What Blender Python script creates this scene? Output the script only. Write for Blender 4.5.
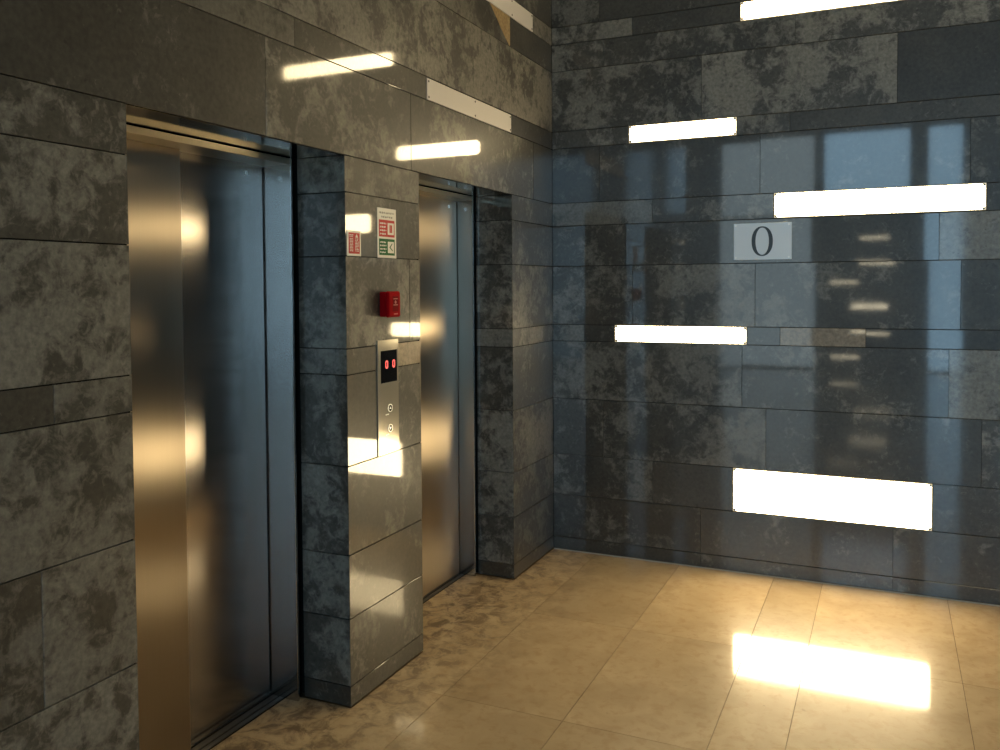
import bpy, math, random
from mathutils import Matrix, Vector

C = bpy.context.scene.collection
SC = bpy.context.scene
for o in list(bpy.data.objects):
    bpy.data.objects.remove(o)

# ------------------------------------------------------------------ camera
cam_d = bpy.data.cameras.new('camera')
cam = bpy.data.objects.new('camera', cam_d)
C.objects.link(cam)
fw = Vector((-0.4142720, 0.9095300, -0.0336747))
rt = Vector((0.9101161, 0.4143052, -0.0063139))
up = rt.cross(fw)
cam.matrix_world = Matrix((
    (rt.x, up.x, -fw.x, 1.87266),
    (rt.y, up.y, -fw.y, -4.88916),
    (rt.z, up.z, -fw.z, 1.62),
    (0, 0, 0, 1)))
cam_d.sensor_width = 36.0
cam_d.lens = 855.3956 / 1000 * 36.0
cam_d.shift_y = -0.060
cam_d.clip_start = 0.05
cam_d.clip_end = 200
SC.camera = cam

# ------------------------------------------------------------------ colour management
SC.view_settings.view_transform = 'Standard'
SC.view_settings.look = 'None'
SC.view_settings.gamma = 1.0
SC.view_settings.use_curve_mapping = False
SC.view_settings.exposure = 0.0
SC.cycles.max_bounces = 10
SC.cycles.diffuse_bounces = 5
SC.cycles.glossy_bounces = 6
SC.cycles.transmission_bounces = 6
SC.cycles.transparent_max_bounces = 8
SC.cycles.use_denoising = True
SC.cycles.sample_clamp_indirect = 12.0

# ------------------------------------------------------------------ world: overcast daylight outside the lobby
SKY = 6.2
world = bpy.data.worlds.new('world')
SC.world = world
world.use_nodes = True
wn = world.node_tree.nodes
bg = wn['Background']
bg.inputs['Color'].default_value = (0.44, 0.75, 1.0, 1)
wl = world.node_tree.links
geo = wn.new('ShaderNodeTexCoord')
wsep = wn.new('ShaderNodeSeparateXYZ')
wmap = wn.new('ShaderNodeMapRange')             # dim buildings at the horizon, brighter overcast sky above
wl.new(geo.outputs['Generated'], wsep.inputs[0])
wl.new(wsep.outputs[2], wmap.inputs['Value'])
wmap.inputs['From Min'].default_value = 0.08
wmap.inputs['From Max'].default_value = 0.30
wmap.inputs['To Min'].default_value = SKY
wmap.inputs['To Max'].default_value = SKY * 1.4
wl.new(wmap.outputs[0], bg.inputs['Strength'])

LAMP = 29.0                       # strength of the lit wall panels
LAMP_COL = (1.0, 0.78, 0.43, 1)

# room extents (metres): corner of the two stone walls is the origin
XR, YF, YE, XW, ZC = 7.0, -12.0, -5.6, -3.2, 6.3
YC = -3.75                        # left wall cladding stops here; unseen matte dark wall beyond, added against stray reflections
RNG = random.Random(7)


def portal(name, loc, sx, sy, rot):
    d = bpy.data.lights.new(name, 'AREA')
    d.shape = 'RECTANGLE'
    d.size, d.size_y = sx, sy
    d.cycles.is_portal = True
    o = bpy.data.objects.new(name, d)
    o.location = loc
    o.rotation_euler = rot
    C.objects.link(o)


# windows of the front wall: x0, x1, z0, z1
WINDOWS = [(-3.0, -1.25, 0.02, 4.4), (-1.15, 0.62, 0.02, 4.4), (0.70, 2.22, 3.05, 4.4),
           (2.42, 3.05, 0.02, 4.4), (3.7, 6.6, 0.02, 4.4)]  # the last one is unseen, added for more daylight on the lift reveals
SIDE_WINDOW = (-11.4, -8.4, 1.0, 4.4)      # window of the right wall: y0, y1, z0, z1
for (x0, x1, z0, z1) in WINDOWS:
    portal('daylight_portal', ((x0 + x1) / 2, YF - 0.16, (z0 + z1) / 2), x1 - x0, z1 - z0,
           (math.radians(90), 0, 0))
portal('daylight_portal', (XR + 0.16, (SIDE_WINDOW[0] + SIDE_WINDOW[1]) / 2, (SIDE_WINDOW[2] + SIDE_WINDOW[3]) / 2),
       SIDE_WINDOW[1] - SIDE_WINDOW[0], SIDE_WINDOW[3] - SIDE_WINDOW[2], (math.radians(90), 0, math.radians(90)))


# ================================================================== materials
def nodes_of(name):
    m = bpy.data.materials.new(name)
    m.use_nodes = True
    nt = m.node_tree
    return m, nt, nt.nodes['Principled BSDF']


def simple(name, col, rough=0.5, metal=0.0, spec=0.5, emis=None, estr=0.0, coat=0.0):
    m, nt, b = nodes_of(name)
    b.inputs['Base Color'].default_value = (*col, 1)
    b.inputs['Roughness'].default_value = rough
    b.inputs['Metallic'].default_value = metal
    b.inputs['Specular IOR Level'].default_value = spec
    b.inputs['Coat Weight'].default_value = coat
    if emis:
        b.inputs['Emission Color'].default_value = (*emis, 1)
        b.inputs['Emission Strength'].default_value = estr
    return m


def N(nt, typ, **kw):
    n = nt.nodes.new(typ)
    for k, v in kw.items():
        if k in n.inputs:
            n.inputs[k].default_value = v
        else:
            setattr(n, k, v)
    return n


def ramp(nt, src, p0, p1, c0=(0, 0, 0, 1), c1=(1, 1, 1, 1)):
    r = nt.nodes.new('ShaderNodeValToRGB')
    r.color_ramp.elements[0].position = p0
    r.color_ramp.elements[1].position = p1
    r.color_ramp.elements[0].color = c0
    r.color_ramp.elements[1].color = c1
    nt.links.new(src, r.inputs['Fac'])
    return r.outputs['Color']


def math_n(nt, op, a, b=None):
    n = nt.nodes.new('ShaderNodeMath')
    n.operation = op
    for i, v in enumerate((a, b)):
        if v is None:
            continue
        if isinstance(v, (int, float)):
            n.inputs[i].default_value = v
        else:
            nt.links.new(v, n.inputs[i])
    return n.outputs[0]


def mixc(nt, fac, a, b, blend='MIX'):
    n = nt.nodes.new('ShaderNodeMix')
    n.data_type = 'RGBA'
    n.blend_type = blend
    for i, v in ((0, fac), (6, a), (7, b)):
        if isinstance(v, (int, float)):
            n.inputs[i].default_value = v
        elif isinstance(v, tuple):
            n.inputs[i].default_value = (*v, 1)
        else:
            nt.links.new(v, n.inputs[i])
    return n.outputs[2]


def slab_coords(nt):
    """object coordinates shifted by each slab's own random vector; returns vector, tone, patchiness"""
    tc = N(nt, 'ShaderNodeTexCoord')
    at = N(nt, 'ShaderNodeAttribute', attribute_name='slab')
    sep = N(nt, 'ShaderNodeSeparateColor')
    nt.links.new(at.outputs['Color'], sep.inputs[0])
    mul = N(nt, 'ShaderNodeVectorMath', operation='MULTIPLY')
    mul.inputs[1].default_value = (1, 1, 1)
    comb = N(nt, 'ShaderNodeCombineXYZ')
    nt.links.new(math_n(nt, 'MULTIPLY', sep.outputs[2], 37.0), comb.inputs[0])
    nt.links.new(math_n(nt, 'MULTIPLY', sep.outputs[2], 71.0), comb.inputs[1])
    nt.links.new(math_n(nt, 'MULTIPLY', sep.outputs[2], 23.0), comb.inputs[2])
    add = N(nt, 'ShaderNodeVectorMath', operation='ADD')
    nt.links.new(tc.outputs['Object'], add.inputs[0])
    nt.links.new(comb.outputs[0], add.inputs[1])
    return add.outputs[0], sep.outputs[0], sep.outputs[1], tc.outputs['Object']


def noise(nt, vec, scale, detail=4, rough=0.55, dist=0.0):
    n = N(nt, 'ShaderNodeTexNoise')
    n.inputs['Scale'].default_value = scale
    n.inputs['Detail'].default_value = detail
    n.inputs['Roughness'].default_value = rough
    n.inputs['Distortion'].default_value = dist
    nt.links.new(vec, n.inputs['Vector'])
    return n.outputs['Fac']


def stone_material(name, dark, mid, pale):
    m, nt, b = nodes_of(name)
    vec, tone, patch, ob = slab_coords(nt)
    big = noise(nt, vec, 4.2, 3, 0.5, 0.3)
    med = noise(nt, vec, 15, 8, 0.66, 0.45)
    fine = noise(nt, vec, 60, 5, 0.6)
    # pale fossil clouds: threshold moves with the slab's patchiness
    s = math_n(nt, 'ADD', math_n(nt, 'MULTIPLY', big, 0.55), math_n(nt, 'MULTIPLY', med, 0.75))
    s = math_n(nt, 'ADD', s, math_n(nt, 'MULTIPLY', math_n(nt, 'SUBTRACT', patch, 0.5), 0.30))
    cloud = ramp(nt, s, 0.680, 0.775)
    s2 = math_n(nt, 'ADD', math_n(nt, 'MULTIPLY', noise(nt, vec, 34, 7, 0.65, 0.9), 0.7), math_n(nt, 'MULTIPLY', big, 0.42))
    s2 = math_n(nt, 'ADD', s2, math_n(nt, 'MULTIPLY', math_n(nt, 'SUBTRACT', patch, 0.5), 0.16))
    cloud2 = ramp(nt, s2, 0.60, 0.68)
    base = mixc(nt, ramp(nt, noise(nt, vec, 5.0, 6, 0.6, 0.4), 0.3, 0.72), dark, mid)
    col = mixc(nt, math_n(nt, 'MULTIPLY', cloud, 0.60), base, pale)
    col = mixc(nt, math_n(nt, 'MULTIPLY', cloud2, 0.42), col, pale)
    # dark voids
    v1 = ramp(nt, noise(nt, vec, 24, 3, 0.5, 0.3), 0.69, 0.73)
    col = mixc(nt, math_n(nt, 'MULTIPLY', v1, 0.55), col, tuple(c * 0.35 for c in dark))
    # fine grain
    g = N(nt, 'ShaderNodeMapRange')
    g.inputs['From Min'].default_value = 0.25
    g.inputs['From Max'].default_value = 0.75
    g.inputs['To Min'].default_value = 0.62
    g.inputs['To Max'].default_value = 1.35
    nt.links.new(fine, g.inputs['Value'])
    col = mixc(nt, 1.0, col, g.outputs[0], 'MULTIPLY')
    t = N(nt, 'ShaderNodeMapRange')
    t.inputs['To Min'].default_value = 0.7
    t.inputs['To Max'].default_value = 1.3
    nt.links.new(tone, t.inputs['Value'])
    col = mixc(nt, 1.0, col, t.outputs[0], 'MULTIPLY')
    nt.links.new(col, b.inputs['Base Color'])
    b.inputs['Roughness'].default_value = 0.42
    b.inputs['Specular IOR Level'].default_value = 0.35
    b.inputs['Coat Weight'].default_value = 0.9
    b.inputs['Coat IOR'].default_value = 1.5
    rr = N(nt, 'ShaderNodeMapRange')
    rr.inputs['To Min'].default_value = 0.015
    rr.inputs['To Max'].default_value = 0.065
    nt.links.new(med, rr.inputs['Value'])
    # some slabs are polished better than others
    pr = math_n(nt, 'ADD', rr.outputs[0], math_n(nt, 'MULTIPLY', math_n(nt, 'POWER', patch, 2.0), 0.03))
    nt.links.new(pr, b.inputs['Coat Roughness'])
    cw = N(nt, 'ShaderNodeMapRange')
    cw.inputs['To Min'].default_value = 0.95
    cw.inputs['To Max'].default_value = 0.75
    nt.links.new(patch, cw.inputs['Value'])
    nt.links.new(cw.outputs[0], b.inputs['Coat Weight'])
    return m


M_STONE = stone_material('grey_limestone', (0.031, 0.029, 0.0245), (0.052, 0.049, 0.041), (0.17, 0.16, 0.135))
M_TAN = stone_material('tan_limestone', (0.19, 0.15, 0.10), (0.25, 0.20, 0.14), (0.32, 0.27, 0.19))
M_OCHRE = stone_material('ochre_limestone', (0.24, 0.16, 0.075), (0.3, 0.21, 0.10), (0.34, 0.26, 0.14))
M_JOINT = simple('dark_joint', (0.012, 0.011, 0.010), 0.9, spec=0.1)
M_GROUT = simple('pale_sealant', (0.38, 0.37, 0.34), 0.6)


def floor_material():
    m, nt, b = nodes_of('beige_limestone_floor')
    vec, tone, patch, ob = slab_coords(nt)
    n1 = noise(nt, vec, 4.5, 6, 0.6, 0.5)
    n2 = noise(nt, vec, 22, 6, 0.65, 0.4)
    col = mixc(nt, ramp(nt, n1, 0.3, 0.7), (0.37, 0.27, 0.155), (0.49, 0.375, 0.23))
    col = mixc(nt, math_n(nt, 'MULTIPLY', ramp(nt, n2, 0.50, 0.66), 0.5), col, (0.32, 0.20, 0.095))
    v = ramp(nt, noise(nt, vec, 13, 4, 0.6, 0.6), 0.70, 0.74)
    col = mixc(nt, math_n(nt, 'MULTIPLY', v, 0.45), col, (0.16, 0.10, 0.05))
    t = N(nt, 'ShaderNodeMapRange')
    t.inputs['To Min'].default_value = 0.89
    t.inputs['To Max'].default_value = 1.10
    nt.links.new(tone, t.inputs['Value'])
    col = mixc(nt, 1.0, col, t.outputs[0], 'MULTIPLY')
    # trodden dirt at the lift thresholds
    sx = N(nt, 'ShaderNodeSeparateXYZ')
    nt.links.new(ob, sx.inputs[0])
    mr = N(nt, 'ShaderNodeMapRange')
    mr.inputs['From Min'].default_value = -0.05
    mr.inputs['From Max'].default_value = 0.5
    mr.inputs['To Min'].default_value = 0.95
    mr.inputs['To Max'].default_value = 0.0
    nt.links.new(sx.outputs[0], mr.inputs['Value'])
    dn = ramp(nt, noise(nt, ob, 11, 7, 0.72, 0.6), 0.44, 0.6)
    col = mixc(nt, math_n(nt, 'MULTIPLY', mr.outputs[0], dn), col, (0.13, 0.085, 0.05))
    nt.links.new(col, b.inputs['Base Color'])
    b.inputs['Roughness'].default_value = 0.38
    b.inputs['Specular IOR Level'].default_value = 0.3
    b.inputs['Coat Weight'].default_value = 0.85
    rr = N(nt, 'ShaderNodeMapRange')
    rr.inputs['To Min'].default_value = 0.03
    rr.inputs['To Max'].default_value = 0.13
    nt.links.new(n2, rr.inputs['Value'])
    nt.links.new(rr.outputs[0], b.inputs['Coat Roughness'])
    bp = N(nt, 'ShaderNodeBump')
    bp.inputs['Strength'].default_value = 0.02
    bp.inputs['Distance'].default_value = 0.01
    nt.links.new(n1, bp.inputs['Height'])
    nt.links.new(bp.outputs[0], b.inputs['Coat Normal'])
    return m


M_FLOOR = floor_material()


def steel_material(name, col, rough, aniso, rot=0.0, fine=0.06):
    m, nt, b = nodes_of(name)
    tc = N(nt, 'ShaderNodeTexCoord')
    mp = N(nt, 'ShaderNodeMapping')
    mp.inputs['Scale'].default_value = (400, 400, 3)      # vertical grain
    nt.links.new(tc.outputs['Object'], mp.inputs[0])
    n = noise(nt, mp.outputs[0], 1.0, 3, 0.6)
    g = N(nt, 'ShaderNodeMapRange')
    g.inputs['To Min'].default_value = 1 - fine
    g.inputs['To Max'].default_value = 1 + fine
    nt.links.new(n, g.inputs['Value'])
    c = mixc(nt, 1.0, col, g.outputs[0], 'MULTIPLY')
    nt.links.new(c, b.inputs['Base Color'])
    b.inputs['Metallic'].default_value = 1.0
    b.inputs['Roughness'].default_value = rough
    b.inputs['Anisotropic'].default_value = aniso
    b.inputs['Anisotropic Rotation'].default_value = rot
    if aniso:
        tg = N(nt, 'ShaderNodeTangent', direction_type='UV_MAP', uv_map='UVMap')
        nt.links.new(tg.outputs[0], b.inputs['Tangent'])
    return m


M_DOOR = steel_material('brushed_steel_door', (0.37, 0.31, 0.24), 0.33, 1.0, 0.0)
M_DOOR2 = steel_material('finer_brushed_steel_door', (0.31, 0.285, 0.265), 0.2, 0.75, 0.0)
M_FRAME = steel_material('steel_frame', (0.48, 0.47, 0.46), 0.14, 0.0)
M_LINING = steel_material('steel_lining', (0.55, 0.50, 0.40), 0.08, 0.0)
M_PANEL = simple('satin_steel_panel', (0.42, 0.39, 0.32), 0.16, 0.55)
M_HEADER = steel_material('steel_header', (0.62, 0.55, 0.42), 0.30, 0.0)
M_SILL = simple('sill_aluminium', (0.20, 0.19, 0.18), 0.45, 1.0)
M_BLACK = simple('black_gap', (0.004, 0.004, 0.004), 0.8, spec=0.1)
M_DARKMETAL = simple('dark_screw', (0.05, 0.048, 0.045), 0.5, 0.3)
M_BRIGHT = simple('bright_screw', (0.85, 0.85, 0.84), 0.3, 1.0)
M_WHITECAP = simple('white_screw_cap', (0.95, 0.96, 0.97), 0.25, spec=1.0, coat=1.0)
M_OPAL = simple('opal_acrylic', (0.62, 0.58, 0.47), 0.25, emis=LAMP_COL[:3], estr=0.5)
M_WHITEPANEL = simple('unlit_white_panel', (0.50, 0.48, 0.46), 0.5)
M_LIT = simple('lit_diffuser', (0.8, 0.8, 0.8), 0.5, emis=LAMP_COL[:3], estr=LAMP)
M_LITFAR = simple('lit_diffuser_far', (0.8, 0.8, 0.8), 0.5, emis=(1.0, 0.86, 0.58), estr=15.0)
M_SIGNWHITE = simple('sign_white', (0.70, 0.68, 0.62), 0.35)
M_RED = simple('sign_red', (0.48, 0.035, 0.03), 0.5, spec=0.25)
M_REDPAINT = simple('red_paint', (0.27, 0.0012, 0.004), 0.8, spec=0.06)
M_REDDARK = simple('dark_red_print', (0.15, 0.001, 0.003), 0.7, spec=0.06)
M_GREEN = simple('sign_green', (0.003, 0.10, 0.02), 0.5, spec=0.2)
M_GREYTEXT = simple('grey_print', (0.30, 0.28, 0.26), 0.5)
M_SCREEN = simple('display_glass', (0.003, 0.003, 0.004), 0.08)
M_LED = simple('red_led', (0.5, 0.02, 0.02), 0.4, emis=(1.0, 0.11, 0.10), estr=0.95)
M_PLATE = simple('frosted_plate', (0.62, 0.67, 0.72), 0.28, spec=0.8)
M_INK = simple('slate_ink', (0.028, 0.038, 0.046), 0.45)
M_CEIL = simple('grey_plaster', (0.22, 0.21, 0.20), 0.8, spec=0.2)
M_DARKWALL = simple('dark_wall_paint', (0.075, 0.070, 0.064), 0.55, spec=0.3)
M_MULLION = simple('dark_window_frame', (0.05, 0.05, 0.055), 0.4, 0.6)
M_SHAFT = simple('lift_shaft', (0.01, 0.01, 0.01), 0.9, spec=0.0)


def glass_material(name='clear_glass', tint=(1, 1, 1)):
    m = bpy.data.materials.new(name)
    m.use_nodes = True
    nt = m.node_tree
    nt.nodes.clear()
    out = N(nt, 'ShaderNodeOutputMaterial')
    mx = N(nt, 'ShaderNodeMixShader')
    tr = N(nt, 'ShaderNodeBsdfTransparent')
    tr.inputs['Color'].default_value = (*tint, 1)
    gl = N(nt, 'ShaderNodeBsdfGlossy')
    gl.inputs['Roughness'].default_value = 0.02
    fr = N(nt, 'ShaderNodeFresnel')
    fr.inputs['IOR'].default_value = 1.45
    nt.links.new(fr.outputs[0], mx.inputs[0])
    nt.links.new(tr.outputs[0], mx.inputs[1])
    nt.links.new(gl.outputs[0], mx.inputs[2])
    nt.links.new(mx.outputs[0], out.inputs[0])
    return m


M_GLASS = glass_material()
M_GLASS_TINT = glass_material('daylight_dimming_glass', (0.88, 0.77, 0.70))  # tint added to dim and warm the daylight of two unseen windows


# ================================================================== mesh helpers
class MB:
    """collects faces (with a material slot and a slab attribute) and links them as one mesh object"""

    def __init__(self):
        self.v, self.f, self.mi, self.sl = [], [], [], []

    def face(self, pts, mi=0, slab=(0.5, 0.5, 0.5)):
        i = len(self.v)
        self.v += [tuple(p) for p in pts]
        self.f.append(tuple(range(i, i + len(pts))))
        self.mi.append(mi)
        self.sl.append(slab)

    def box(self, lo, hi, bev=0.0, mi=0):
        """axis-aligned box, edges chamfered by bev"""
        (x0, y0, z0), (x1, y1, z1) = lo, hi
        b = min(bev, (x1 - x0) / 2.2, (y1 - y0) / 2.2, (z1 - z0) / 2.2)
        i = len(self.v)
        # 24 vertices: each corner gives one vertex for each of its three faces
        idx = {}
        for cx in (0, 1):
            for cy in (0, 1):
                for cz in (0, 1):
                    X, Y, Z = (x0, x1)[cx], (y0, y1)[cy], (z0, z1)[cz]
                    xi, yi, zi = X + (b, -b)[cx], Y + (b, -b)[cy], Z + (b, -b)[cz]
                    for ax, p in ((0, (X, yi, zi)), (1, (xi, Y, zi)), (2, (xi, yi, Z))):
                        idx[cx, cy, cz, ax] = len(self.v)
                        self.v.append(p)
        fs = []
        for ax in range(3):
            o = [a for a in range(3) if a != ax]
            for s in (0, 1):
                q = []
                for a, c in ((0, 0), (1, 0), (1, 1), (0, 1)):
                    k = [0, 0, 0]
                    k[ax] = s
                    k[o[0]] = a
                    k[o[1]] = c
                    q.append(idx[(*k, ax)])
                fs.append((q, ax, s))
        faces = [tuple(q) for q, _, _ in fs]
        if b > 0:
            for ax in range(3):           # chamfers along the edges parallel to ax
                o = [a for a in range(3) if a != ax]
                for a in (0, 1):
                    for c in (0, 1):
                        k0, k1 = [0, 0, 0], [0, 0, 0]
                        k0[o[0]] = k1[o[0]] = a
                        k0[o[1]] = k1[o[1]] = c
                        k1[ax] = 1
                        faces.append((idx[(*k0, o[0])], idx[(*k1, o[0])], idx[(*k1, o[1])], idx[(*k0, o[1])]))
            for cx in (0, 1):
                for cy in (0, 1):
                    for cz in (0, 1):
                        faces.append(tuple(idx[cx, cy, cz, a] for a in range(3)))
        for q in faces:
            pts = [Vector(self.v[k]) for k in q]
            n = (pts[1] - pts[0]).cross(pts[2] - pts[0])
            cen = sum(pts, Vector()) / len(pts)
            mid = Vector(((x0 + x1) / 2, (y0 + y1) / 2, (z0 + z1) / 2))
            if n.dot(cen - mid) < 0:
                q = tuple(reversed(q))
            self.f.append(q)
            self.mi.append(mi)
            self.sl.append((0.5, 0.5, 0.5))
        return self

    def prism(self, pts2, to3, d0, d1, mi=0, hole=None):
        """extrude a closed 2D outline from depth d0 to d1; to3(u, v, d) -> 3D. hole: inner outline, same count"""
        n = len(pts2)
        if hole is None:
            self.face([to3(u, v, d1) for u, v in pts2], mi)
            self.face([to3(u, v, d0) for u, v in reversed(pts2)], mi)
            for k in range(n):
                a, b = pts2[k], pts2[(k + 1) % n]
                self.face([to3(*a, d0), to3(*b, d0), to3(*b, d1), to3(*a, d1)], mi)
        else:
            for k in range(n):
                a, b = pts2[k], pts2[(k + 1) % n]
                c, d = hole[k], hole[(k + 1) % n]
                self.face([to3(*a, d1), to3(*b, d1), to3(*d, d1), to3(*c, d1)], mi)
                self.face([to3(*b, d0), to3(*a, d0), to3(*c, d0), to3(*d, d0)], mi)
                self.face([to3(*a, d0), to3(*b, d0), to3(*b, d1), to3(*a, d1)], mi)
                self.face([to3(*d, d0), to3(*c, d0), to3(*c, d1), to3(*d, d1)], mi)
        return self

    def build(self, name, mats, parent=None, uv=None, smooth=False, loc=None):
        me = bpy.data.meshes.new(name)
        off = Vector(loc) if loc else Vector()
        me.from_pydata([tuple(Vector(p) - off) for p in self.v], [], self.f)
        for m in (mats if isinstance(mats, (list, tuple)) else [mats]):
            me.materials.append(m)
        me.polygons.foreach_set('material_index', self.mi)
        at = me.color_attributes.new('slab', 'FLOAT_COLOR', 'CORNER')
        k = 0
        for p, s in zip(me.polygons, self.sl):
            for li in p.loop_indices:
                at.data[li].color = (*s, 1)
        if uv:                                   # planar UVs: u along axis uv[0], v along uv[1]
            ul = me.uv_layers.new(name='UVMap')
            for p in me.polygons:
                for li, vi in zip(p.loop_indices, p.vertices):
                    co = me.vertices[vi].co
                    ul.data[li].uv = (co[uv[0]], co[uv[1]])
        if smooth:
            for p in me.polygons:
                p.use_smooth = True
        me.update()
        o = bpy.data.objects.new(name, me)
        C.objects.link(o)
        if loc:
            o.location = loc
        if parent:
            o.parent = parent
            o.matrix_parent_inverse = Matrix.Translation(-Vector(parent.location))
        return o


def empty(name, loc):
    o = bpy.data.objects.new(name, None)
    o.location = loc
    o.empty_display_size = 0.05
    C.objects.link(o)
    return o


def tag(o, label=None, cat=None, group=None, kind=None):
    if label:
        o['label'] = label
    if cat:
        o['category'] = cat
    if group:
        o['group'] = group
    if kind:
        o['kind'] = kind
    return o


# planes: (u, v, d) -> xyz, d measured out of the surface
def PA(u, v, d): return (d, u, v)                    # left wall, u = y, v = z
def PB(u, v, d): return (u, -d, v)                   # back wall, u = x, v = z
def PF(u, v, d): return (u, v, d)                    # floor, u = x, v = y


def PYn(y):                                          # plane at y facing -y
    return lambda u, v, d: (u, y - d, v)


def PYp(y):                                          # plane at y facing +y
    return lambda u, v, d: (u, y + d, v)


def flip_for(plane):
    a, b, c, e = Vector(plane(0, 0, 0)), Vector(plane(1, 0, 0)), Vector(plane(0, 1, 0)), Vector(plane(0, 0, 1))
    return ((b - a).cross(c - a)).dot(e - a) < 0


def slab(mb, plane, u0, u1, v0, v1, gap=0.0017, bev=0.0007, depth=0.028, tilt=0.0, mi=0, val=None, rng=RNG):
    """one stone slab with chamfered edges and a very slight lean of its polished face"""
    gu = gap if gap < 0.0015 else 0.0007            # upright joints are tighter than the bed joints
    u0, u1, v0, v1 = u0 + gu, u1 - gu, v0 + gap, v1 - gap
    su, sv = rng.uniform(-tilt, tilt), rng.uniform(-tilt, tilt)
    cu, cv = (u0 + u1) / 2, (v0 + v1) / 2
    val = val or (rng.random(), rng.random(), rng.random())

    def d(u, v, base):
        return base + su * (u - cu) + sv * (v - cv)

    fl = flip_for(plane)

    def face(pts):
        mb.face(list(reversed(pts)) if fl else pts, mi, val)
    r0 = [(u0, v0), (u1, v0), (u1, v1), (u0, v1)]
    r1 = [(u0 + bev, v0 + bev), (u1 - bev, v0 + bev), (u1 - bev, v1 - bev), (u0 + bev, v1 - bev)]
    face([plane(u, v, d(u, v, 0)) for u, v in r1])
    for k in range(4):
        a, b, c, e = r0[k], r0[(k + 1) % 4], r1[(k + 1) % 4], r1[k]
        face([plane(*a, d(*a, -bev)), plane(*b, d(*b, -bev)), plane(*c, d(*c, 0)), plane(*e, d(*e, 0))])
        face([plane(*a, -depth), plane(*b, -depth), plane(*b, d(*b, -bev)), plane(*a, d(*a, -bev))])


def courses(mb, plane, u0, u1, rows, joints, skip=lambda i: [], special={}, tilt=0.0015, step=1.0, vals={}, joint_mi=1):
    """rows: z levels; joints[i]: vertical joints of row i; skip(i): u-intervals without stone"""
    for i in range(len(rows) - 1):
        v0, v1 = rows[i], rows[i + 1]
        holes = sorted(skip(i))
        segs, a = [], u0
        for h0, h1 in holes:
            if h0 > a + 1e-4:
                segs.append((a, h0))
            a = max(a, h1)
        if a < u1 - 1e-4:
            segs.append((a, u1))
        js = joints.get(i)
        if js is None:
            js, x = [], u0 + RNG.uniform(0.4, 1.0) * step
            while x < u1 - 0.3:
                js.append(x)
                x += RNG.uniform(0.75, 1.25) * step
        for s0, s1 in segs:
            cut = [s0] + [j for j in sorted(js) if s0 + 0.05 < j < s1 - 0.05] + [s1]
            for a, b in zip(cut[:-1], cut[1:]):
                key = (i, round((a + b) / 2, 1))
                mi = 0
                for (ri, m), mm in special.items():
                    if ri == i and a < m < b:
                        mi = mm
                vv = None
                for (ri, m), q in vals.items():
                    if ri == i and a < m < b:
                        vv = q
                slab(mb, plane, a, b, v0, v1, tilt=tilt, mi=mi, val=vv)
            q = [plane(s0, v0, -0.009), plane(s1, v0, -0.009), plane(s1, v1, -0.009), plane(s0, v1, -0.009)]
            mb.face(list(reversed(q)) if flip_for(plane) else q, joint_mi)


# course levels measured on both walls
Z = [0.083, 0.345, 0.592, 0.935, 1.285, 1.385, 1.738, 1.980, 2.118, 2.447, 2.550, 2.910, 3.070, 3.175,
     3.52, 3.63, 4.02, 4.38, 4.50, 4.95, 5.30, 5.42, 5.9, ZC]
# lift openings (y0, y1) in the left wall
OPEN = [(-3.194, -2.183), (-1.622, -0.611)]
REV = 0.22                        # depth of the stone reveal
ZL = 2.118                        # underside of the lintel

# lit panels of the back wall: x0, x1, z0, z1, label
LAMPS = [
    (1.113, 2.005, 3.072, 3.173, 'lit wall panel at the top edge of the photo, highest of the back wall lights'),
    (0.481, 1.093, 2.450, 2.548, 'short lit wall panel up high, second highest light on the back wall'),
    (1.295, 2.306, 1.984, 2.118, 'long lit wall panel directly above the floor number plate'),
    (0.394, 1.151, 1.287, 1.385, 'lit wall panel below and left of the floor number plate at mid height'),
    (1.080, 2.081, 0.347, 0.590, 'tall lit wall panel lowest on the back wall, mirrored in the floor'),
]
BLANKS = [
    (-1.543, -0.618, 2.450, 2.545, 'unlit white panel in the left wall above the far lift'),
    (-0.936, -0.303, 3.073, 3.173, 'unlit white panel high in the left wall near the corner at the top edge'),
]
CALL = (-1.975, -1.815, 0.936, 1.405)


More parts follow.
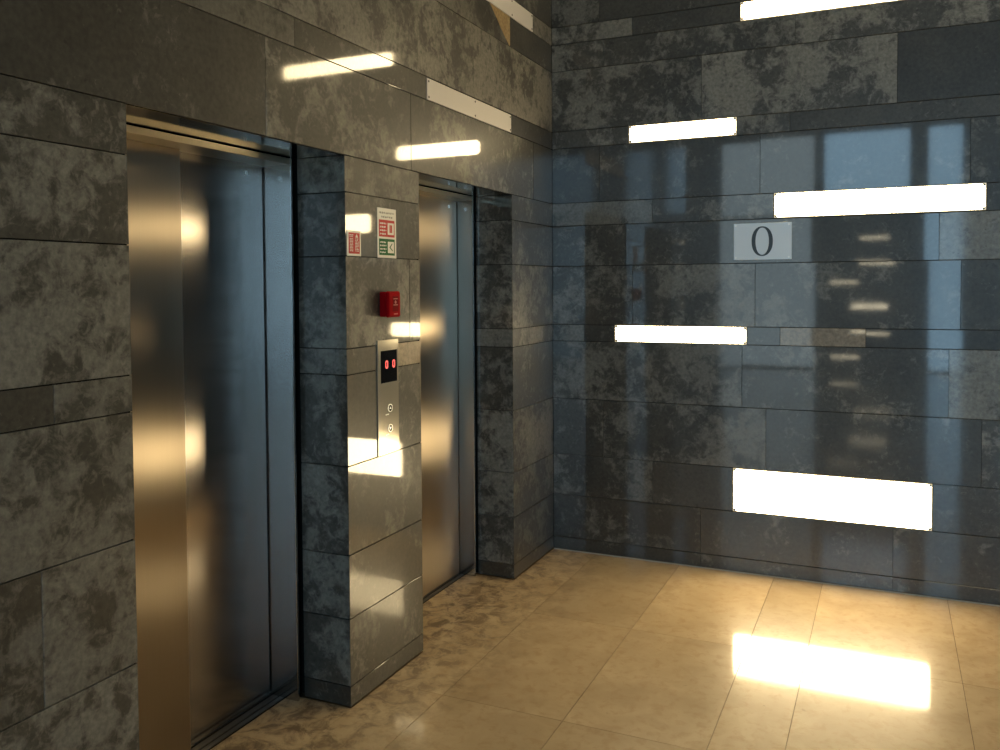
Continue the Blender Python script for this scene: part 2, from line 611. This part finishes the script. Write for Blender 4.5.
# ================================================================== the room
def build_wall_left():
    mb = MB()

    def skip(i):
        zc = (Z[i] + Z[i + 1]) / 2
        h = []
        if zc < ZL:
            h += OPEN
        for (a, b, z0, z1, _) in BLANKS:
            if z0 - 0.01 < zc < z1 + 0.01:
                h.append((a - 0.004, b + 0.004))
        if CALL[2] < zc < 1.39:
            h.append((CALL[0] - 0.004, CALL[1] + 0.004))
        return h
    J = {0: [-4.3], 1: [-4.4], 2: [-3.479, -4.5], 3: [-4.2], 4: [-3.434, -4.5], 5: [-4.1, -1.711], 6: [-4.6], 7: [-4.0],
         8: [-1.687, -2.626, -3.9, -0.3], 9: [-2.47, -3.6, -4.5], 10: [-1.62, -2.9, -4.2], 11: [-0.624, -2.0, -3.3, -4.4],
         12: [-1.9, -3.0, -4.4]}
    vals = {
        (0, -3.4): (0.45, 0.35, 0.13), (1, -3.4): (0.8, 0.75, 0.31), (2, -3.3): (0.55, 0.85, 0.52), (2, -3.6): (0.3, 0.6, 0.2),
        (3, -3.4): (0.5, 0.95, 0.77),
        (4, -3.3): (0.35, 0.7, 0.61), (5, -3.4): (0.75, 0.85, 0.87), (6, -3.4): (0.75, 0.75, 0.23), (7, -3.4): (0.75, 0.45, 0.42),
        (8, -3.0): (0.5, 0.3, 0.34), (8, -2.0): (0.75, 0.62, 0.11), (8, -1.0): (0.7, 0.55, 0.71),
        (10, -2.0): (0.7, 0.8, 0.9), (10, -1.0): (0.85, 0.8, 0.15),
        (7, -1.9): (0.8, 0.75, 0.64), (6, -1.9): (0.65, 0.4, 0.44), (5, -1.9): (0.7, 0.6, 0.54), (5, -1.65): (0.7, 0.6, 0.84),
        (0, -1.9): (0.75, 0.45, 0.34), (1, -1.9): (0.8, 0.35, 0.49), (2, -1.9): (0.75, 0.5, 0.59),
    }
    courses(mb, PA, YC, 0.0, Z, J, skip, special={(4, -1.7): 2}, tilt=0.0012, vals=vals)
    # bottom course and the ochre vein under the high white panel
    tri = [(-0.877, 3.0688), (-0.700, 2.950), (-0.640, 2.9135), (-0.6262, 2.9135), (-0.6262, 3.0688)]
    mb.prism(tri, PA, 0.0, 0.0008, 3)
    # reveals, head of the recess and the shaft behind the doors
    for (y0, y1) in OPEN:
        lv = [z for z in Z if z < ZL - 0.001] + [ZL]
        for k, pl in enumerate((PYn(y1), PYp(y0))):
            rv = {(i, -0.1): (0.75 + 0.1 * (i % 3), 0.62 + 0.09 * ((i * 2 + k) % 3), (0.17 + 0.23 * i + 0.4 * k + 0.1 * abs(y1)) % 1) for i in range(20)}
            courses(mb, pl, -REV, -0.0006, lv, {i: [] for i in range(20)}, tilt=0.0002, vals=rv)
        for q in ([(-0.6, y0 - 0.25, 0), (-0.6, y1 + 0.25, 0), (-0.6, y1 + 0.25, 2.3), (-0.6, y0 - 0.25, 2.3)],
                  [(-0.6, y0 - 0.02, 2.3), (-0.6, y1 + 0.02, 2.3), (-0.02, y1 + 0.02, 2.3), (-0.02, y0 - 0.02, 2.3)]):
            mb.face(q, 1)
    # solid core behind the cladding
    for (a, b) in ((YE, OPEN[0][0] - 0.03), (OPEN[0][1] + 0.03, OPEN[1][0] - 0.03), (OPEN[1][1] + 0.03, 0.3)):
        mb.box((-0.7, a, 0.0), (-0.03, b, 2.32), mi=1)
    mb.box((-0.7, YE, 2.32), (-0.03, 0.3, ZC), mi=1)
    mb.box((-0.03, YE, 0.0), (0.0, YC - 0.003, ZC), mi=4)  # unseen dark stretch, put in to keep mirrored lamp glints away
    for (a, b) in OPEN:
        mb.box((-0.7, a - 0.03, ZL + 0.03), (-0.03, b + 0.03, 2.32), mi=1)
        mb.box((-0.72, a - 0.03, 0), (-0.60, b + 0.03, 2.32), mi=1)
    o = mb.build('wall_left', [M_STONE, M_JOINT, M_TAN, M_OCHRE, M_DARKWALL])
    tag(o, kind='structure')
    # bottom course as a baseboard
    bb = MB()
    lv = [0.004, 0.083]
    for a, b in ((YC, OPEN[0][0]), (OPEN[0][1], OPEN[1][0]), (OPEN[1][1], 0.0)):
        courses(bb, PA, a, b, lv, {0: []}, tilt=0.0003, vals={(0, (a + b) / 2): (0.4, 0.35, abs(a) * 0.3 % 1)})
    for (y0, y1) in OPEN:
        for pl in (PYn(y1), PYp(y0)):
            courses(bb, pl, -REV, -0.0005, lv, {0: []}, tilt=0.0002, vals={(0, -0.1): (0.25, 0.4, 0.3)})
    tag(bb.build('baseboard_left', [M_STONE, M_JOINT]), kind='structure')


def build_wall_back():
    mb = MB()

    def skip(i):
        zc = (Z[i] + Z[i + 1]) / 2
        return [(a - 0.003, b + 0.003) for (a, b, z0, z1, _) in LAMPS if z0 - 0.01 < zc < z1 + 0.01]
    J = {0: [0.9, 1.9, 2.9, 4.1, 5.2], 1: [0.62, 2.9, 4.0], 2: [0.32, 1.257, 2.3, 3.4, 4.6], 3: [1.127, 2.15, 3.1, 4.4],
         4: [0.2, 1.329, 1.76, 2.6, 3.7], 5: [0.5, 1.196, 2.2, 3.3, 4.5], 6: [0.46, 2.1, 3.1, 4.3],
         7: [0.62, 2.6, 3.5, 4.7], 8: [0.3, 1.22, 2.235, 3.3, 4.5], 9: [1.375, 2.5, 3.7], 10: [0.9, 1.9, 2.8, 4.0],
         11: [0.33, 1.4, 2.4, 3.5], 12: [0.5, 2.6, 3.6], 13: [0.3, 1.5, 2.5]}
    vals = {
        (10, 0.4): (0.6, 0.75, 0.17), (10, 1.4): (1.0, 0.72, 0.27), (11, 1.0): (0.9, 0.7, 0.57), (11, 1.8): (0.9, 0.6, 0.77), (0, 2.4): (0.45, 0.35, 0.91), (1, 2.4): (0.5, 0.4, 0.21), (7, 1.2): (0.6, 0.5, 0.51), (10, 2.2): (0.35, 0.1, 0.37), (11, 0.15): (0.75, 0.7, 0.4),
        (11, 0.8): (0.55, 0.55, 0.14), (6, 0.2): (0.4, 0.4, 0.83), (5, 0.8): (0.45, 0.75, 0.93), (5, 0.3): (0.4, 0.65, 0.18),
        (3, 0.5): (0.4, 0.8, 0.28), (2, 0.6): (0.4, 0.7, 0.48), (2, 0.15): (0.4, 0.5, 0.68), (1, 0.5): (0.35, 0.7, 0.78),
        (5, 1.7): (0.6, 0.45, 0.38), (6, 1.3): (0.55, 0.3, 0.58), (8, 1.7): (0.6, 0.3, 0.98), (8, 0.7): (0.4, 0.4, 0.08),
        (3, 1.6): (0.6, 0.4, 0.53), (0, 1.4): (0.5, 0.35, 0.63), (2, 1.7): (0.55, 0.3, 0.73), (4, 1.25): (0.5, 0.3, 0.3),
    }
    courses(mb, PB, 0.001, XR, Z, J, skip, special={(4, 1.5): 2}, tilt=0.0016, vals=vals)
    mb.box((-0.7, 0.03, 0.0), (XR + 0.3, 0.35, ZC), mi=1)
    o = mb.build('wall_back', [M_STONE, M_JOINT, M_TAN])
    tag(o, kind='structure')
    bb = MB()
    courses(bb, PB, 0.001, XR, [0.006, 0.083], {0: [0.9, 1.9, 2.9, 4.1, 5.2]}, tilt=0.0003,
            vals={(0, m): (0.25, 0.25, 0.13 * m % 1) for m in (0.5, 1.4, 2.4, 3.5, 4.6, 6.0)})
    tag(bb.build('baseboard_back', [M_STONE, M_JOINT]), kind='structure')
    # pale bead of sealant along the foot of the wall
    s = MB()
    s.box((0.004, -0.006, 0.0005), (XR, -0.0005, 0.006), 0.002)
    tag(s.build('trim_1', M_GROUT), kind='structure')


def build_floor():
    mb = MB()
    xs = [0.272, 0.777, 1.305, 1.555, 2.155, 2.68, 3.2, 3.45, 4.05, 4.55, 5.1, 5.6, 6.2, 6.8, 7.4, 8.2, XR]
    ys = [0.0, -1.012]
    while ys[-1] > YF:
        ys.append(ys[-1] - 0.934)
    ys[-1] = YF

    def tile(x0, x1, y0, y1, gap=0.0011):
        slab(mb, PF, x0, x1, y0, y1, gap=gap, bev=0.00002, depth=0.02, tilt=0.0002)
    xw, x = [0.0], 0.0
    while x > XW:
        x -= 0.55
        xw.append(max(x, XW))
    for y1, y0 in zip(ys[:-1], ys[1:]):
        for a, b in zip([0.0] + xs[:-1], xs):
            tile(a, b, y0, y1)
        if y1 <= YE + 0.6:
            for b, a in zip(xw[:-1], xw[1:]):
                tile(a, b, y0, min(y1, YE))
    for (y0, y1) in OPEN:                      # stone running into the recess up to the sill
        tile(-0.285, 0.0, y0, y1, gap=0.0004)
    mb.box((-3.6, YF - 0.3, -0.3), (XR + 0.3, 0.3, -0.004), mi=1)
    o = mb.build('floor', [M_FLOOR, simple('floor_joint', (0.16, 0.10, 0.05), 0.8)])
    tag(o, kind='structure')


def build_shell():
    b = MB().box((XW - 0.4, YF - 0.4, ZC), (XR + 0.4, 0.4, ZC + 0.3))
    tag(b.build('ceiling', M_CEIL), kind='structure')
    y0, y1, z0, z1 = SIDE_WINDOW
    b = MB().box((XR, y1, 0), (XR + 0.15, 0.0, ZC))
    b.box((XR, YF - 0.15, 0), (XR + 0.15, y0, ZC))
    b.box((XR, y0, 0), (XR + 0.15, y1, z0))
    b.box((XR, y0, z1), (XR + 0.15, y1, ZC))
    w = tag(empty('window_6', (XR + 0.08, (y0 + y1) / 2, z0)), kind='structure')
    f, t = MB(), 0.05
    for a, c, d, e in ((y0, y0 + t, z0, z1), (y1 - t, y1, z0, z1), (y0 + t, y1 - t, z0, z0 + t), (y0 + t, y1 - t, z1 - t, z1)):
        f.box((XR + 0.05, a, d), (XR + 0.12, c, e), 0.004)
    f.build('window_frame', M_MULLION, w)
    MB().box((XR + 0.085, y0 + t, z0 + t), (XR + 0.09, y1 - t, z1 - t)).build('pane', M_GLASS, w)
    tag(b.build('wall_right', M_DARKWALL), kind='structure')
    b = MB().box((XW, YE, 0), (-0.7, YE + 0.3, ZC))
    b.box((-0.7, YE - 0.02, 0), (0.0, YE, ZC))
    tag(b.build('wall_return', M_DARKWALL), kind='structure')
    b = MB().box((XW - 0.3, YF - 0.3, 0), (XW, YE + 0.3, ZC))
    tag(b.build('wall_side', M_DARKWALL), kind='structure')
    # front wall: piers and spandrels around the windows
    b = MB()
    xs = sorted({XW, XR} | {w[0] for w in WINDOWS} | {w[1] for w in WINDOWS})
    for a, c in zip(xs[:-1], xs[1:]):
        w = [w for w in WINDOWS if w[0] <= a + 1e-6 and c <= w[1] + 1e-6]
        if w:
            z0, z1 = w[0][2], w[0][3]
            b.box((a, YF - 0.15, 0), (c, YF, z0))
            b.box((a, YF - 0.15, z1), (c, YF, ZC))
        else:
            b.box((a, YF - 0.15, 0), (c, YF, ZC))
    tag(b.build('wall_front', M_DARKWALL), kind='structure')
    for n, (x0, x1, z0, z1) in enumerate(WINDOWS, 1):
        w = tag(empty('window_%d' % n, ((x0 + x1) / 2, YF - 0.08, z0)), kind='structure')
        f = MB()
        t = 0.05
        y0, y1 = YF - 0.12, YF - 0.05
        f.box((x0, y0, z0), (x0 + t, y1, z1), 0.004)
        f.box((x1 - t, y0, z0), (x1, y1, z1), 0.004)
        f.box((x0 + t, y0, z0), (x1 - t, y1, z0 + 0.02), 0.004)
        f.box((x0 + t, y0, z1 - t), (x1 - t, y1, z1), 0.004)
        if z1 - z0 > 3:
            f.box((x0 + t, y0, 2.9), (x1 - t, y1, 2.96), 0.004)
        f.build('window_frame', M_MULLION, w)
        g = MB().box((x0 + t, YF - 0.09, z0 + 0.02), (x1 - t, YF - 0.085, z1 - t))
        g.build('pane', M_GLASS_TINT if n in (1, 2) else M_GLASS, w)


build_wall_left()
build_wall_back()
build_floor()
build_shell()


# ================================================================== lifts
def leaf_mesh(xb, xf, ya, yb, za, zb, r=0.006, n=5):
    """door leaf: plan outline with two rounded front edges, extruded upwards"""
    pts = [(xb, ya)]
    for cy, a0 in ((ya + r, 270), (yb - r, 0)):
        for k in range(n + 1):
            a = math.radians(a0 + 90 * k / n)
            pts.append((xf - r + r * math.cos(a), cy + r * math.sin(a)))
    pts.append((xb, yb))
    return MB().prism(pts, lambda u, v, d: (u, v, d), za, zb)


def build_lift(y0, y1, label, front='near'):
    t = tag(empty('elevator', (-REV - 0.05, (y0 + y1) / 2, 0)), label, 'elevator')
    ja, jb = -REV - 0.16, -REV               # frame depth
    w = 0.040                                # face width of the frame
    for a, b, g in ((y0 + w - 0.012, y0 + w, (y0, y0 + w - 0.012)), (y1 - w, y1 - w + 0.012, (y1 - w + 0.012, y1))):
        jm = MB().box((ja, a, 0.0), (jb, b, ZL - 0.001), 0.0018).build('jamb', M_FRAME, t, uv=(1, 2))
        MB().box((ja, g[0] + 0.0005, 0.0), (jb - 0.02, g[1] - 0.0003, ZL - 0.001)).build('shadow_gap', M_BLACK, jm)
    MB().box((ja, y0 + w, ZL - w + 0.012), (jb, y1 - w, ZL - 0.004), 0.0015).build('header', M_HEADER, t, uv=(1, 2))
    # steel lining on the underside of the lintel
    MB().box((jb + 0.006, y0 + 0.001, ZL - 0.0005), (-0.0105, y1 - 0.001, ZL + 0.0008), 0.0003).build('head_lining', M_LINING, t, uv=(1, 0))
    # two telescopic leaves
    mid = y0 + 0.509
    zt, zb = ZL - 0.02, 0.012
    if front == 'near':
        fa, fb, ra, rb = y0 + w - 0.02, mid, mid - 0.035, y1 - w - 0.004
    else:
        fa, fb, ra, rb = mid - 0.05, y1 - w - 0.004, y0 + w - 0.02, mid
    lf = leaf_mesh(-0.340, -0.316, fa, fb, zb, zt).build('door_leaf', M_DOOR, t, uv=(1, 2))
    rl = leaf_mesh(-0.376, -0.352, ra, rb, zb, zt).build('door_leaf', M_DOOR2, t, uv=(1, 2))
    kx, kl = (-0.352, rl) if front == 'near' else (-0.316, lf)
    # release keyhole near the top of the rear leaf
    kh = MB()
    ky, kz = y0 + 0.872, 2.055
    ring = [(ky + 0.009 * math.cos(a), kz + 0.009 * math.sin(a)) for a in [i * math.tau / 20 for i in range(20)]]
    inn = [(ky + 0.004 * math.cos(a), kz + 0.004 * math.sin(a)) for a in [i * math.tau / 20 for i in range(20)]]
    kh.prism(ring, lambda u, v, d: (kx + d, u, v), 0.0, 0.003, 0, inn)
    kh.prism(inn, lambda u, v, d: (kx + d, u, v), 0.0, 0.0008, 1)
    kh.build('keyhole', [M_BRIGHT, M_BLACK], kl)
    # sill with two guide grooves
    s = MB()
    for a, b in ((-0.312, -0.293), (-0.346, -0.3205), (-0.39, -0.357)):
        s.box((a, y0 + 0.001, -0.003), (b, y1 - 0.001, 0.004), 0.001)
    s.box((-0.40, y0 + 0.001, -0.0035), (-0.286, y1 - 0.001, -0.001), mi=1)
    s.build('sill', [M_SILL, M_BLACK], t)
    return t


build_lift(*OPEN[0], 'nearer elevator with wide brushed steel doors at the left of the photo')
build_lift(*OPEN[1], 'far elevator with brushed steel doors beside the room corner', 'far')


# ================================================================== wall lights and blank panels
def rounded(u0, u1, v0, v1, r, n=6):
    pts = []
    for cx, cy, a0 in ((u1 - r, v0 + r, -90), (u1 - r, v1 - r, 0), (u0 + r, v1 - r, 90), (u0 + r, v0 + r, 180)):
        for k in range(n + 1):
            a = math.radians(a0 + 90 * k / n)
            pts.append((cx + r * math.cos(a), cy + r * math.sin(a)))
    return pts


def disc(cu, cv, r, n=14):
    return [(cu + r * math.cos(i * math.tau / n), cv + r * math.sin(i * math.tau / n)) for i in range(n)]


def wall_lamp(plane, u0, u1, v0, v1, label, group=None, lit=None):
    base = plane((u0 + u1) / 2, (v0 + v1) / 2, 0)
    t = tag(empty('wall_light', base), label, 'light', group)
    MB().prism([(u0, v0), (u1, v0), (u1, v1), (u0, v1)], plane, -0.006, 0.0015).build('cover_plate', M_OPAL, t)
    e = 0.004
    MB().prism(rounded(u0 + e, u1 - e, v0 + e, v1 - e, 0.020), plane, 0.0015, 0.0022).build('diffuser', lit or M_LIT, t)
    for cu in (u0 + 0.010, u1 - 0.010):
        for cv in (v0 + 0.010, v1 - 0.010):
            MB().prism(disc(cu, cv, 0.0062), plane, 0.0015, 0.0042).build('screw', M_DARKMETAL, t)
    return t


for (a, b, z0, z1, lab) in LAMPS:
    wall_lamp(PB, a, b, z0, z1, lab)

for (a, b, z0, z1, lab) in BLANKS:
    t = tag(empty('cover_panel', (0, (a + b) / 2, z0)), lab, 'panel')
    MB().box((-0.006, a, z0), (0.0015, b, z1), 0.001).build('cover_plate', M_WHITEPANEL, t)
    for cu in (a + 0.014, (a + b) / 2 + 0.02, b - 0.014):
        for cv in (z0 + 0.013, z1 - 0.013):
            MB().prism(disc(cu, cv, 0.005), PA, 0.0015, 0.003).build('screw', M_DARKMETAL, t)

# lit panels set in the pier between the far windows, seen mirrored in the back wall
PFR = PYp(YF)
for (xc, zc, w, h) in [(1.66, 2.46, .5, .10), (1.63, 2.02, .6, .10), (1.08, 1.68, .5, .10), (1.50, 1.24, .62, .2), (1.54, .72, .6, .10),
                       (1.10, 0.25, .5, .1)]:
    wall_lamp(PFR, xc - w / 2, xc + w / 2, zc - h / 4, zc + h / 4,
              'lit panel on the far pier seen as a small glint in the back wall', 'lit panels on the far pier', M_LITFAR)


# ================================================================== floor number plate
def build_number():
    t = tag(empty('floor_number_sign', (1.2345, 0, 1.7565)), 'pale metal plate with a dark number 0 on the back wall', 'sign')
    MB().box((1.081, -0.006, 1.7565), (1.388, -0.0015, 1.958), 0.001).build('plate', M_PLATE, t)
    n = 48
    cx, cz = 1.2335, 1.858

    def sup(rx, rz, e):
        pts = []
        for i in range(n):
            a = i * math.tau / n
            c, s = math.cos(a), math.sin(a)
            pts.append((cx + rx * math.copysign(abs(c) ** e, c), cz + rz * math.copysign(abs(s) ** e, s)))
        return pts
    d = MB()
    d.prism(sup(0.0565, 0.0815, 0.92), PB, 0.006, 0.0072, 0, sup(0.0355, 0.0745, 0.95))
    d.build('digit', M_INK, t)
    for u in (1.0925, 1.3735):
        for v in (1.769, 1.946):
            MB().prism(disc(u, v, 0.0058), PB, 0.006, 0.0095).build('screw', M_WHITECAP, t)


build_number()


# ================================================================== signs on the pillar
def bars(mb, u0, u1, v, h, rng, d0, d1, mi=0):
    """one line of small print: word-length strokes made of letter-wide pieces"""
    u = u0
    while u < u1 - 0.003:
        w = rng.uniform(0.006, 0.016)
        e = min(u + w, u1)
        x = u
        while x < e - 0.0012:
            q = min(x + 0.0026, e)
            lo = rng.choice((0, 0, 0.25)) * h
            mb.box((d0, x, v + lo), (d1, q - 0.0006, v + h * rng.choice((1, 1, 0.75))), mi=mi)
            x = q
        u = e + 0.003


def build_signs():
    rng = random.Random(3)
    # small red notice
    t = tag(empty('fire_notice', (0, -2.1285, 1.739)), 'small red notice with white border at the near edge of the pillar', 'sign')
    MB().box((0.0005, -2.175, 1.7395), (0.0025, -2.082, 1.8355), 0.0004).build('backing', M_SIGNWHITE, t)
    MB().box((0.0022, -2.165, 1.748), (0.0031, -2.091, 1.828), 0.0002).build('red_panel', M_RED, t)
    p = MB()
    for k in range(3):                      # columns of print turned on their side as blocks of lines
        pass
    for v in (1.812, 1.818):
        bars(p, -2.160, -2.134, v, 0.004, rng, 0.0031, 0.0036)
    for k in range(9):
        v = 1.757 + k * 0.0058
        bars(p, -2.158, -2.136, v, 0.0035, rng, 0.0031, 0.0036)
        bars(p, -2.122, -2.098, v, 0.0035, rng, 0.0031, 0.0036)
    p.build('lettering', M_SIGNWHITE, t)
    q = MB().prism([(-2.122, 1.8105), (-2.102, 1.8105), (-2.112, 1.8245)], PA, 0.0031, 0.0036)
    q.build('pictogram', M_SIGNWHITE, t)
    # large white notice with a red and a green field
    t = tag(empty('evacuation_notice', (0, -1.891, 1.738)), 'tall white notice with a red field above a green field on the pillar', 'sign')
    y0, y1, z0, z1 = -1.963, -1.821, 1.738, 1.9395
    MB().box((0.0005, y0, z0), (0.0028, y1, z1), 0.0004).build('backing', M_SIGNWHITE, t)
    W, H = y1 - y0, z1 - z0

    def uv(a, b):
        return y0 + a * W, z1 - b * H
    h = MB()
    for b, a0, a1 in ((0.115, 0.10, 0.88), (0.195, 0.20, 0.80)):
        u0, v = uv(a0, b)
        bars(h, u0, uv(a1, 0)[0], v, 0.008, rng, 0.0028, 0.0032)
    h.build('heading', M_GREYTEXT, t)
    for nm, mat, b0, b1 in (('red_field', M_RED, 0.235, 0.575), ('green_field', M_GREEN, 0.615, 0.945)):
        ua, va = uv(0.075, b1)
        ub, vb = uv(0.91, b0)
        MB().box((0.0025, ua, va), (0.0033, ub, vb), 0.0002).build(nm, mat, t)
        hh = vb - va
        L = MB()
        for k in range(4):
            v = va + hh * (0.12 + 0.205 * k)
            bars(L, ua + 0.007, ua + W * 0.38, v, hh * 0.10, rng, 0.0033, 0.0037)
        L.build('lettering', M_SIGNWHITE, t)
        s = MB()
        su0, su1 = y0 + 0.53 * W, y0 + 0.86 * W
        sv0, sv1 = va + hh * 0.14, va + hh * 0.84
        s.box((0.0033, su0, sv0), (0.0038, su1, sv1), 0.0001)
        sc_u, sc_v = (su0 + su1) / 2, (sv0 + sv1) / 2
        if nm == 'red_field':               # lift car with a bar across
            s.box((0.0038, sc_u - 0.010, sv0 + 0.008), (0.0042, sc_u - 0.001, sv1 - 0.008), mi=1)
            s.box((0.0038, sc_u + 0.001, sv0 + 0.008), (0.0042, sc_u + 0.010, sv1 - 0.008), mi=1)
        else:                               # arrow-like running figure
            s.prism([(sc_u + 0.012, sv0 + 0.008), (sc_u + 0.015, sv0 + 0.011), (sc_u - 0.004, sc_v), (sc_u + 0.012, sv1 - 0.008),
                     (sc_u + 0.008, sv1 - 0.006), (sc_u - 0.012, sc_v)], PA, 0.0038, 0.0042, 1)
        s.build('pictogram', [M_SIGNWHITE, mat], t)


build_signs()


# ================================================================== fire call point
def build_call_point():
    t = tag(empty('fire_call_point', (0, -1.908, 1.498)), 'red fire alarm call point box on the pillar below the notices', 'alarm box')
    MB().box((0.0005, -1.953, 1.499), (0.030, -1.863, 1.600), 0.004).build('housing', M_REDPAINT, t)
    MB().box((0.028, -1.955, 1.497), (0.046, -1.861, 1.602), 0.006).build('cover', M_REDPAINT, t)
    MB().box((0.0455, -1.924, 1.520), (0.0466, -1.880, 1.582), 0.0004).build('glass_panel', M_REDDARK, t)
    ink = simple('pale_red_print', (0.42, 0.10, 0.09), 0.5)
    for v in (1.570, 1.545):
        MB().box((0.0466, -1.919, v), (0.0471, -1.887, v + 0.0035)).build('print_line', ink, t)
    MB().prism([(-1.908, 1.552), (-1.898, 1.552), (-1.898, 1.557), (-1.894, 1.557), (-1.903, 1.566), (-1.912, 1.557), (-1.908, 1.557)],
               PA, 0.0466, 0.0471).build('arrow_mark', ink, t)
    MB().box((0.0458, -1.915, 1.508), (0.0466, -1.886, 1.512)).build('print_line', ink, t)


build_call_point()


# ================================================================== lift call panel
def build_call_panel():
    a, b, z0, z1 = CALL
    t = tag(empty('elevator_call_panel', (0, (a + b) / 2, z0)), 'tall steel call panel with two buttons and red floor digits between the lifts', 'control panel')
    MB().box((-0.008, a, z0), (0.004, b, z1), 0.0012).build('faceplate', M_PANEL, t, uv=(1, 2))
    ds = MB().box((0.0035, a + 0.023, 1.229), (0.0048, b - 0.013, 1.360), 0.0004).build('display', M_SCREEN, t)
    for cu in (-1.908, -1.854):
        d = MB()
        o = rounded(cu - 0.0105, cu + 0.0105, 1.286, 1.3195, 0.0085, 4)
        i = rounded(cu - 0.0036, cu + 0.0036, 1.2925, 1.313, 0.0034, 4)
        d.prism(o, PA, 0.0048, 0.0053, 0, i)
        d.build('digit', M_LED, ds)
    for zc, upw in ((1.122, 1), (1.039, -1)):
        bu = MB()
        cy = -1.886
        bu.prism(disc(cy, zc, 0.0165, 28), PA, 0.004, 0.0075, 0, disc(cy, zc, 0.0135, 28))
        bu.prism(disc(cy, zc, 0.0132, 28), PA, 0.004, 0.0062, 1)
        btn = bu.build('button', [M_BRIGHT, M_SCREEN], t)
        MB().prism([(cy - 0.007, zc - 0.004 * upw), (cy + 0.007, zc - 0.004 * upw), (cy, zc + 0.007 * upw)][::upw], PA, 0.0062, 0.0067
                   ).build('arrow', M_BRIGHT, btn)
        br = MB()
        for k in range(3):
            br.box((0.004, cy - 0.033 + k * 0.009, zc - 0.027), (0.0052, cy - 0.0275 + k * 0.009, zc - 0.022), 0.0008)
        br.build('tactile_dots', M_BRIGHT, btn)


build_call_panel()


# ================================================================== unseen warm fill panels, added to brighten floor and upper back wall
def added_fill_panel(x, y):
    t = tag(empty('added_fill_panel', (x, y, ZC)), 'unseen warm fill panel added under the ceiling to brighten the lobby', 'fill light', 'added fill panels of the lobby')
    MB().box((x - 0.62, y - 0.17, ZC - 0.03), (x + 0.62, y + 0.17, ZC - 0.0005), 0.004).build('housing', M_WHITEPANEL, t)
    MB().box((x - 0.60, y - 0.15, ZC - 0.034), (x + 0.60, y + 0.15, ZC - 0.029), 0.002).build('diffuser', M_LIT, t)


for cx, cy in ((1.4, -1.0), (2.9, -1.0), (4.4, -1.0), (2.9, -2.1)):
    added_fill_panel(cx, cy)
